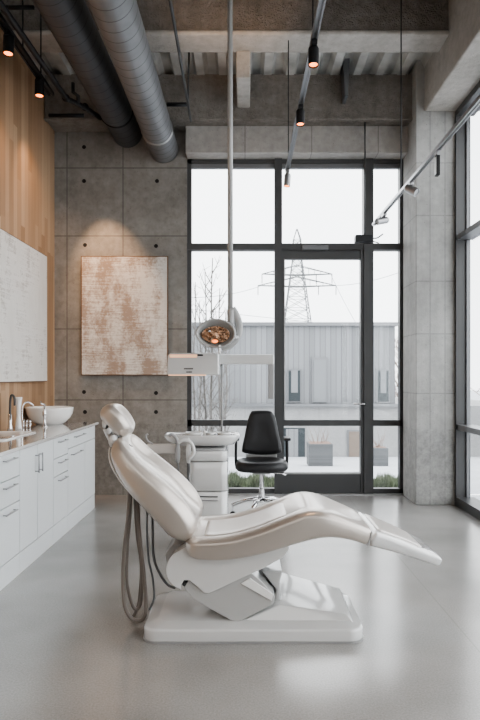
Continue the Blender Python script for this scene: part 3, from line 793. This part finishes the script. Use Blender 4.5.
# support post and arm with control box
pxp = X(221.5, D)
obj('support_post', tube(BM(), [(pxp, D+.05, TZ-.01), (pxp, D+.05, H(362,D))], .009, 10), M_plastic, ut, smooth=True)
ar = obj('arm', bx(X(212,D), X(274,D), D+.0, D+.10, H(364.2,D), H(354.5,D)), M_white, ut, bevel=.008)
obj('arm_drop', bx(X(268.5,D), X(274,D), D+.02, D+.08, H(399,D), H(364,D)), M_plastic, ar, bevel=.006)
bm = BM()
zz0, zz1 = H(375,D-.1), H(353,D-.1); xa, xb = X(166.5,D-.1), X(219,D-.1)
poly = [(xa+.004, zz0), (xb, zz0), (xb, zz1), (xa+.03, zz1), (xa+.012, zz1-.02)]
extrude_xz(bm, poly, D-.12, D+.12)
cbx = obj('control_box', bm, M_white, ut, bevel=.014, seg=3)
obj('light_strip', bx(xa+.03, X(197,D-.12), D-.125, D-.119, H(357.5,D-.12), H(354.6,D-.12)), M_warmstrip, cbx, bevel=.003)
obj('light_strip', bx(xa+.02, X(206,D-.12), D-.122, D-.10, zz0-.006, zz0+.002), M_warmstrip, cbx)
obj('sensor_slot', bx(X(197.5,D-.12), X(203,D-.12), D-.126, D-.119, H(356,D-.12), H(354.4,D-.12)), M_black, cbx)
bm = BM(); yq = D-.1225
a = X(184,yq)
for k in range(8): box(bm, a+k*.0098, a+k*.0098+.0078, yq, yq+.004, H(369.4,yq), H(368,yq))
for k in range(5): box(bm, a+.02+k*.0098, a+.02+k*.0098+.0078, yq, yq+.004, H(372.6,yq), H(371.4,yq))
obj('print_mark', bm, M_mark, cbx)
# handpiece holders and hoses at the tray's left
hp = obj('handpiece_arm', bx(X(150,D), X(180,D), D-.24, D-.16, H(453,D-.2), H(444,D-.2)), M_leather_in, ut, bevel=.012)
obj('hook', tube(BM(), spline([P(153,444,4.98), P(148,441,4.98), P(146,436,4.98), P(148,434,4.98)], 6), .007, 10), M_plastic, ut, smooth=True)
d = 4.95
for i, px in enumerate((177.5, 188.5)):
    hpc = obj('handpiece', lathe(BM(), [(.001,H(463,d)),(.015,H(463,d)),(.022,H(457,d)),(.023,H(449,d)),(.018,H(446,d)),(.017,H(440,d)),(.001,H(437.5,d))], X(px,d), d, 16), M_plastic if i == 0 else M_white, ut, smooth=True)
    obj('handpiece_hose', tube(BM(), spline([P(px,460,d), P(px+1,470,d), P(px-1,482,d+.05), P(px-6,500,d+.1)], 6), .006, 8), M_hose_dark, hpc, smooth=True)
obj('handpiece_head', tube(BM(), spline([P(178,444,d-.03), P(176,438,d-.03), P(172,434.5,d-.03), P(169,436,d-.03)], 6), .014, 10), M_plastic, ut, smooth=True)
obj('hose_loop', tube(BM(), spline([P(178,443,d-.03), P(184,440,d-.03), P(191,443,d-.03), P(194,452,d-.03), P(189,459,d-.03)], 6), .015, 10), M_white, ut, smooth=True)

# ------------------------------------------------------------------ dental lamp
d = 4.95
lp = thing('dental_lamp', 'ceiling hung dental lamp with copper reflector on a long white pole', 'lamp', (X(230,d), d, 5.42))
obj('ceiling_pole', tube(BM(), [(X(230,d), d, 5.42), (X(230.3,d), d, H(312,d))], .0215, 20), M_lampwhite, lp, smooth=True)
lo = spline([P(231.5,309,d), P(235,314,d), P(238.5,323,d), P(238.3,334,d), P(232,344,d), P(222,349,d)], 8)
obj('yoke', tube(BM(), lo, .036, 14, sx=.5, r1=.026), M_lampwhite, lp, smooth=True)
obj('yoke_collar', lathe(BM(), [(.001,H(325,d)),(.026,H(325,d)),(.030,H(322,d)),(.030,H(311,d)),(.026,H(309,d)),(.001,H(309,d))], X(230.8,d), d, 20), M_lampwhite, lp, smooth=True)
# almond shaped head facing the camera and slightly down
hc = P(215.5, 333.5, d)-Vector((0,.12,0)); hc = P(215.5,333.5,4.83)
rx, rz = 20.0*4.83/F, 14.6*4.83/F
n = 48
def alm(f, y, fz=None, dx=0, dz=0):
    fz = f if fz is None else fz
    r = []
    for k in range(n):
        a = 2*PI*k/n; ca, sa = math.cos(a), math.sin(a)
        rz_ = rz*math.copysign(abs(sa)**(1.25 if ca < 0 else .95), sa)
        r.append(Vector((hc.x+dx+rx*f*ca, hc.y+y, hc.z+dz+rz_*fz - .018*ca*f*-1*0 + .02*(-ca)*0)))
    return r
bm = BM(); ring_loft(bm, [alm(.10,.12), alm(.5,.115), alm(.85,.075), alm(1.0,.02), alm(1.02,0), alm(1.0,-.012), alm(.93,-.012), alm(.88,.0), alm(.80,.02), alm(.5,.055), alm(.1,.06)])
hd = obj('lamp_head', bm, M_lampwhite, lp, smooth=True)
bm = BM()
ring_loft(bm, [alm(.72,.006,.60,.0,-.010), alm(.66,.02,.54,.0,-.010), alm(.42,.042,.36,.0,-.010), alm(.08,.05,.08,.0,-.010)])
obj('reflector', bm, M_reflector, hd, smooth=False)
bm = BM(); bmesh.ops.create_icosphere(bm, subdivisions=2, radius=.019); 
for v in bm.verts: v.co = Vector((v.co.x*1.4, v.co.y*.6, v.co.z*.8))+hc+Vector((-.005,.008,-.062))
obj('bulb', bm, M_bulb, hd, smooth=True)
bm = BM(); bmesh.ops.create_icosphere(bm, subdivisions=2, radius=.012)
for v in bm.verts: v.co = v.co+hc+Vector((-.05,.005,.02))
obj('sensor_eye', bm, M_mirror, hd, smooth=True)
obj('grip', tube(BM(), [P(219.5,345,4.83), P(219.5,354,4.83)], .010, 10), M_ceramic, hd, smooth=True)
obj('head_joint', tube(BM(), [P(230,338,4.9), P(238,337,4.94)], .016, 10), M_lampwhite, hd, smooth=True)

# ------------------------------------------------------------------ stool
SX, SY = X(261.5,6.25), 6.25
sl = thing('work_chair', 'black leather work chair with armrests on a chrome star base by the glazing', 'chair', (SX, SY, 0))
bm = BM(); n = 40
def seat_ring(f, z, k=1.):
    r = []
    for i in range(n):
        a = 2*PI*i/n; ca, sa = math.cos(a), math.sin(a)
        r.append(Vector((SX+.275*f*math.copysign(abs(ca)**.7, ca), SY+.25*f*math.copysign(abs(sa)**.7, sa), z)))
    return r
ring_loft(bm, [seat_ring(.6,.492), seat_ring(.92,.495), seat_ring(1.0,.52), seat_ring(1.0,.55), seat_ring(.95,.585), seat_ring(.8,.60), seat_ring(.4,.592), seat_ring(.1,.59)])
obj('seat', bm, M_blackleather, sl, smooth=True)
# backrest outline
bd = 6.52
ol = [(244,452.5),(261,454.5),(279.5,453),(281.5,448),(279,435),(276,420),(273,413),(268,410.5),(254,410.5),(250.5,413),(247.5,421),(244.5,436),(242,448)]
ol = spline([(X(a,bd), H(b,bd), 0) for a, b in ol], 4, cyclic=True)
cxm = sum(p.x for p in ol)/len(ol); czm = sum(p.y for p in ol)/len(ol)
def br(f, y): return [Vector((cxm+(p.x-cxm)*f, bd+y+.25*((p.x-cxm)*f)**2*-1+ .10*(p.y-czm)*f, czm+(p.y-czm)*f)) for p in ol]
obj('backrest', ring_loft(BM(), [br(.7,.055), br(.93,.05), br(1.0,.02), br(1.0,-.005), br(.95,-.03), br(.8,-.04), br(.4,-.035), br(.05,-.033)]), M_blackleather, sl, smooth=True)
obj('back_support', bx(X(246,6.5), X(277,6.5), 6.50, 6.53, H(458.5,6.5), H(454,6.5)), M_seal, sl, bevel=.005)
obj('back_bar', tube(BM(), spline([(SX,6.56,.72),(SX,6.57,.55),(SX,6.5,.48),(SX,6.3,.48)], 5), .02, 10), M_black, sl, smooth=True)
for sgn in (-1, 1):
    ax = SX+sgn*.265
    am = obj('armrest', bx(ax-.035, ax+.035, SY-.12, SY+.12, .805, .835), M_blackleather, sl, bevel=.012, seg=3)
    obj('armrest_post', tube(BM(), spline([(ax-sgn*.03,SY,.505),(ax+sgn*.0,SY,.55),(ax,SY,.81)], 5), .015, 10), M_black, am, smooth=True)
obj('mechanism', bx(SX-.09, SX+.09, SY-.1, SY+.1, .46, .492), M_brushed, sl, bevel=.008)
obj('lever', tube(BM(), [(SX+.05,SY-.05,.475),(SX+.2,SY-.08,.47),(SX+.25,SY-.08,.45)], .009, 8), M_chrome, sl, smooth=True)
obj('gas_column', lathe(BM(), [(.001,.155),(.032,.155),(.032,.30),(.024,.305),(.024,.465),(.001,.465)], SX, SY, 20), M_chrome, sl)
for k in range(5):
    a = math.radians(90+72*k+14); dx, dy = math.cos(a), math.sin(a)
    lg = obj('leg', tube(BM(), [(SX,SY,.195),(SX+dx*.15,SY+dy*.15,.18),(SX+dx*.31,SY+dy*.31,.12)], .024, 10, r1=.016), M_chrome, sl, smooth=True)
    e = Vector((SX+dx*.30, SY+dy*.30, .03))
    bm = BM(); side = Vector((-dy, dx, 0))
    tube(bm, [e-side*.022, e+side*.022], .03, 16); obj('caster', bm, M_rubber, lg)
    obj('caster_stem', tube(BM(), [e+Vector((0,0,.02)), e+Vector((0,0,.11))], .008, 8), M_chrome, lg)

# ------------------------------------------------------------------ outside
def gz(y): return -.093*(y-8) if y > 8 else 0.
bm = BM()
gv = [[bm.verts.new((x, y, z-.02)) for x in (-30, 40)] for y, z in ((7.56,0),(8,0),(18,-.93),(24,-1.0),(160,-1.0))]
for i in range(4): bm.faces.new((gv[i][0], gv[i][1], gv[i+1][1], gv[i+1][0]))
o = obj('pavement', bm, M_ground); o['kind'] = 'structure'; o.name = 'ground'
bm = BM(); gv = [bm.verts.new(v) for v in ((2.62,-8,-.03),(40,-8,-.03),(40,7.56,-.03),(2.62,7.56,-.03))]; bm.faces.new(gv)
o = obj('ground_side', bm, M_ground); o['kind'] = 'structure'
# warehouse
D2 = 18.
bl = thing('grey_warehouse', 'low grey metal clad building beyond the glass, on a concrete base', 'building', (0, D2, -1))
xr = X(395, D2)
obj('siding_wall', bx(-9, xr, D2, D2+7, H(404,D2), H(325,D2)), M_siding, bl)
obj('roof_edge', bx(-9, xr+.08, D2-.12, D2+7, H(326,D2), H(322.5,D2)), M_framelt, bl)
obj('concrete_base', bx(-9, xr+4, D2-.15, D2+7, -1.0, H(405.5,D2)), M_outconc, bl)
obj('ledge', bx(-9, xr+.1, D2-.3, D2, H(406,D2), H(403.5,D2)), M_framelt, bl)
for (a, b, c_, e, mm) in ((287,301.5,369,402.5,M_winout),(376,389.5,369,403,M_winout)):
    f = obj('window', bx(X(a,D2), X(b,D2), D2-.06, D2+.02, H(e,D2), H(c_,D2)), M_framelt, bl)
    obj('window_glass', bx(X(a+1.5,D2), X(b-1.5,D2), D2-.08, D2-.05, H(e-1.5,D2), H(c_+1.5,D2)), mm, f)
    obj('blind', bx(X(a+4,D2), X(b-4,D2), D2-.10, D2-.08, H(e-10,D2), H(c_+1.5,D2)), M_shutter, f)
f = obj('shutter_door', bx(X(311.5,D2), X(327.5,D2), D2-.06, D2+.02, H(402.5,D2), H(357.5,D2)), M_framelt, bl)
obj('shutter_panel', bx(X(313.5,D2), X(325.5,D2), D2-.09, D2-.05, H(402,D2), H(360,D2)), M_shutter, f)
f = obj('door', bx(X(347.5,D2-.2), X(361,D2-.2), D2-.2, D2-.1, gz(D2)-.02, H(430,D2-.2)), M_framelt, bl)
obj('door_panel', bx(X(349,D2-.2), X(360,D2-.2), D2-.23, D2-.19, gz(D2)-.02, H(431.5,D2-.2)), M_browndoor, f)
f = obj('grey_gate', bx(X(284,D2-.2), X(305,D2-.2), D2-.2, D2-.1, gz(D2)-.02, H(428,D2-.2)), M_winout, bl)
obj('gate_panel', bx(X(286,D2-.2), X(298,D2-.2), D2-.23, D2-.19, gz(D2)-.02, H(429,D2-.2)), M_siding, f)
# planters
def planter(px0, px1, y0, y1, lab):
    d = 13.0; a, b = X(px0,d), X(px1,d); z0 = gz(d+.1)-.03; z1 = z0+(y1-y0)*d/F
    t = thing('square_planter', lab, 'planter', ((a+b)/2, d+.3, z0), 'square planters on the paving outside')
    bm = bx(a, b, d, d+(b-a), z0, z1)
    obj('planter_box', bm, M_planter, t, bevel=.01)
    obj('soil', bx(a+.03, b-.03, d+.03, d+(b-a)-.03, z1-.002, z1+.006), M_twig, t)
    bm = BM()
    for k in range(12):
        p = Vector((random.uniform(a+.08,b-.08), d+random.uniform(.08,b-a-.08), z1)); q = p+Vector((random.uniform(-.12,.12), random.uniform(-.12,.12), random.uniform(.15,.42)))
        tube(bm, [p, (p+q)/2+Vector((random.uniform(-.03,.03),0,0)), q], .006, 4, r1=.002)
    obj('dry_twigs', bm, M_twig, t)
planter(309, 333, 443, 466, 'grey slatted square planter seen through the glass door')
planter(374, 388.5, 447, 466, 'smaller grey square planter seen through the pane right of the door')
# trees
def tree(base, h, lab, grp, m_, spread=.35, nb=16, r=.03, lean=0, parts=True, sub=3, seed=1):
    rnd = random.Random(seed)
    t = thing('bare_tree', lab, 'tree', base, grp)
    base = Vector(base)
    tr = [base+Vector((lean*h*k/6+rnd.uniform(-.02,.02)*h*.3, rnd.uniform(-.02,.02), h*k/6)) for k in range(7)]
    tr = spline(tr, 4)
    obj('trunk', tube(BM(), tr, r, 8, r1=r*.25), m_, t, smooth=True)
    bm = BM()
    for k in range(nb):
        i = int(len(tr)*(.12+.8*k/nb)); p = tr[min(i, len(tr)-1)]
        a = rnd.uniform(0, 2*PI); L = h*spread*rnd.uniform(.5,1)*(1-.5*k/nb)
        dr_ = Vector((math.cos(a), math.sin(a)*.6, rnd.uniform(.9,1.8))).normalized()
        q = [p, p+dr_*L*.5, p+dr_*L*.85+Vector((0,0,L*.25))]
        tube(bm, q, r*.35, 4, r1=r*.08)
        for j in range(sub):
            s_ = p+dr_*L*rnd.uniform(.3,.9); a2 = rnd.uniform(0, 2*PI)
            d2 = Vector((math.cos(a2), math.sin(a2)*.6, rnd.uniform(.4,1.5))).normalized()
            tube(bm, [s_, s_+d2*L*rnd.uniform(.25,.5)], r*.16, 3, r1=r*.06)
    obj('branches', bm, m_, t)
    return t
for i, (px, top, dep, rr_, lab) in enumerate(((194.5,282,11.,.026,'slender bare sapling at the left edge of the back glazing'),(200,302,12.1,.028,'slender bare sapling second from the left outside the left pane'),
        (205,272,9.6,.024,'slender bare sapling third from the left, rising behind the lamp head'),(212,258,10.4,.032,'tallest bare sapling behind the dental lamp'),(220,288,11.6,.030,'slender bare sapling just left of the lamp pole'),
        (226,312,13.0,.028,'bare sapling hidden partly by the lamp pole'))):
    g0 = gz(dep)-.03
    tree((X(px,dep), dep, g0), H(top,dep)-g0, lab, 'bare saplings outside the left pane', M_bark, .22, 24, rr_, seed=i+3)
tree((X(401,26), 26, -1.02), H(338,26)+1.0, 'brown bare tree behind the right end of the grey building', None, M_twig, .5, 34, .07, seed=21, sub=5)
tree((7.5, 15.5, -1.02), 4.6, 'reddish brown bare tree seen through the right hand windows', None, M_twig, .5, 44, .07, seed=31, sub=7)
# pylon
d = 70.; u = d/F
py_ = thing('power_pylon', 'steel lattice power pylon on the horizon behind the building', 'pylon', (X(297,d), d, -1))
bm = BM(); xc = X(297,d); zt = H(229,d); zb = -1
def hw(z):
    pts = [(zb, 1.9), (H(320,d), 1.45), (H(262,d), .55), (H(240,d), .42), (zt, .03)]
    for (a, wa), (b, wb) in zip(pts, pts[1:]):
        if z <= b: return wa+(wb-wa)*(z-a)/(b-a)
    return .03
lv = [zb, 2, 4.2, H(320,d)+.0, H(309,d), H(298,d), H(288,d), H(279,d), H(271,d), H(262,d), H(254,d), H(247,d), H(240,d), zt]
lv = sorted(lv); r_ = .055
for a, b in zip(lv, lv[1:]):
    wa, wb = hw(a), hw(b)
    ca = [Vector((xc+sx*wa, d+sy*wa, a)) for sx, sy in ((-1,-1),(1,-1),(1,1),(-1,1))]
    cb = [Vector((xc+sx*wb, d+sy*wb, b)) for sx, sy in ((-1,-1),(1,-1),(1,1),(-1,1))]
    for k in range(4):
        tube(bm, [ca[k], cb[k]], r_, 4); tube(bm, [ca[k], cb[(k+1)%4]], r_*.6, 3); tube(bm, [ca[(k+1)%4], cb[k]], r_*.6, 3); tube(bm, [cb[k], cb[(k+1)%4]], r_*.6, 3)
obj('lattice_mast', bm, M_steel, py_)
for yv, hwid in ((274, 35), (285.5, 39)):
    bm = BM(); z = H(yv,d)
    for sy in (-.4,.4):
        tube(bm, [(xc-hwid*u, d, z), (xc, d+sy, z-.15), (xc+hwid*u, d, z)], .06, 4)
        tube(bm, [(xc-hwid*u, d, z), (xc, d+sy, z+1.0), (xc+hwid*u, d, z)], .045, 4)
    for k in range(-5, 6):
        if k: x_ = xc+k*hwid*u/6; tube(bm, [(x_, d, z-.03), (x_, d, z+1.0*(1-abs(k)/6))], .03, 3)
    for k in (-1, -.55, .55, 1): tube(bm, [(xc+k*hwid*u, d, z), (xc+k*hwid*u, d, z-1.1)], .05, 4)
    obj('cross_arm', bm, M_steel, py_)
def wire(a, b, sag, lab, r=.012):
    a, b = Vector(a), Vector(b)
    q = [a.lerp(b, k/16)-Vector((0,0,sag*4*(k/16)*(1-k/16))) for k in range(17)]
    tag(obj('overhead_cable', tube(BM(), q, r, 4), M_wire), lab, 'cable')
wire(P(150,304,30), P(470,336,30), .1, 'overhead cable crossing the sky just above the building roof')
wire(P(150,296,45), P(262,285.5,70), .6, 'overhead cable running left from the lower pylon arm', .03)
wire(P(336,285.5,69), P(470,240,45), .8, 'overhead cable rising right from the lower pylon arm', .03)
wire(P(331,275,66), P(360,330,66), .2, 'overhead cable dropping steeply right from the upper pylon arm', .025)
for i, (ya, yb) in enumerate(((322,332),(337,343),(250,262))):
    wire((3.5+i*.2, 4.6, H(ya,7)), (9, 16, H(yb,16)+.3), .1, ('upper','middle','topmost')[i]+' overhead cable outside the right hand windows', .012)
# grass
def grass(x0, x1, y0, y1, n, lab, h=.16):
    bm = BM()
    for k in range(n):
        x = random.uniform(x0, x1); y = random.uniform(y0, y1); z = gz(y)-.02
        hh = h*random.uniform(.4,1)*(.6+.4*math.sin(x*9)**2); a = random.uniform(0, 2*PI); w = .012
        u_ = Vector((math.cos(a)*w, math.sin(a)*w, 0)); p = Vector((x, y, z)); t_ = p+Vector((random.uniform(-.06,.06), random.uniform(-.06,.06), hh))
        bm.faces.new((bm.verts.new(p-u_), bm.verts.new(p+u_), bm.verts.new(t_)))
    o = obj('grass_strip', bm, M_grass, recalc=False); tag(o, lab, 'grass', kind='stuff')
grass(-.75, .48, 7.7, 8.5, 4200, 'green grass growing outside the lower left pane', .24)
grass(1.5, 2.3, 7.7, 8.4, 2600, 'green grass growing outside the lower pane right of the door', .22)

# ------------------------------------------------------------------ lights
w = bpy.data.worlds.new('overcast'); bpy.context.scene.world = w; w.use_nodes = True
nt = w.node_tree; bg = nt.nodes['Background']
tc = nt.nodes.new('ShaderNodeTexCoord'); sp = nt.nodes.new('ShaderNodeSeparateXYZ'); nt.links.new(tc.outputs['Generated'], sp.inputs[0])
c = ramp(nt, sp.outputs[2], [(0, (.93,.945,.96)), (.5, (.96,.975,1.0))])
nt.links.new(c, bg.inputs['Color']); bg.inputs['Strength'].default_value = 2.8

def spot(name, loc, aim, power, angle, col, blend=.7, r=.03, parent=None):
    l = bpy.data.lights.new(name, 'SPOT'); l.energy = power; l.spot_size = math.radians(angle); l.spot_blend = blend; l.color = col; l.shadow_soft_size = r
    o = bpy.data.objects.new(name, l); COL.objects.link(o); o.location = loc
    o.rotation_euler = (Vector(aim)-Vector(loc)).to_track_quat('-Z', 'Y').to_euler(); return o
WARM = (1, .62, .36)
spot('canvas_spot', (-1.80, 6.75, 4.0), (-1.65, 7.38, 2.55), 95, 50, WARM)
spot('timber_spot', (-1.95, 5.2, 4.1), (-2.35, 6.0, 2.9), 30, 90, WARM, blend=1.)
spot('timber_far_spot', (-1.95, 6.2, 4.2), (-2.35, 6.7, 3.1), 22, 80, WARM, blend=1.)
spot('beam_spot', (-.15, 5.2, 4.3), (-.15, 6.05, 5.3), 14, 80, WARM)
spot('centre_spot', (.42, 3.8, 3.35), (.38, 3.4, 0), 25, 50, WARM)

l = bpy.data.lights.new('added_fill', 'AREA'); l.shape = 'RECTANGLE'; l.size = 4; l.size_y = 3; l.energy = 30; l.color = (1, .97, .93)  # unseen fill light added behind the camera, not a fitting of the room
o = bpy.data.objects.new('added_fill', l); COL.objects.link(o); o.location = (-.5, -1.0, 4.6); o.rotation_euler = (math.radians(58), 0, 0)
# ------------------------------------------------------------------ camera and colour
cam = bpy.data.cameras.new('camera'); co = bpy.data.objects.new('camera', cam); COL.objects.link(co)
cam.sensor_fit = 'VERTICAL'; cam.sensor_height = 36; cam.sensor_width = 24; cam.lens = 36*F/720
cam.shift_y = (CY-360)/720; cam.shift_x = -(CX-240)/720
co.location = (0, 0, EYE); co.rotation_euler = (PI/2, 0, 0); cam.clip_end = 400
sc = bpy.context.scene; sc.camera = co
sc.view_settings.view_transform = 'AgX'
sc.view_settings.look = 'AgX - Medium High Contrast'
sc.view_settings.exposure = 0.65
sc.cycles.max_bounces = 10; sc.cycles.transparent_max_bounces = 12
sc.cycles.sample_clamp_indirect = 6
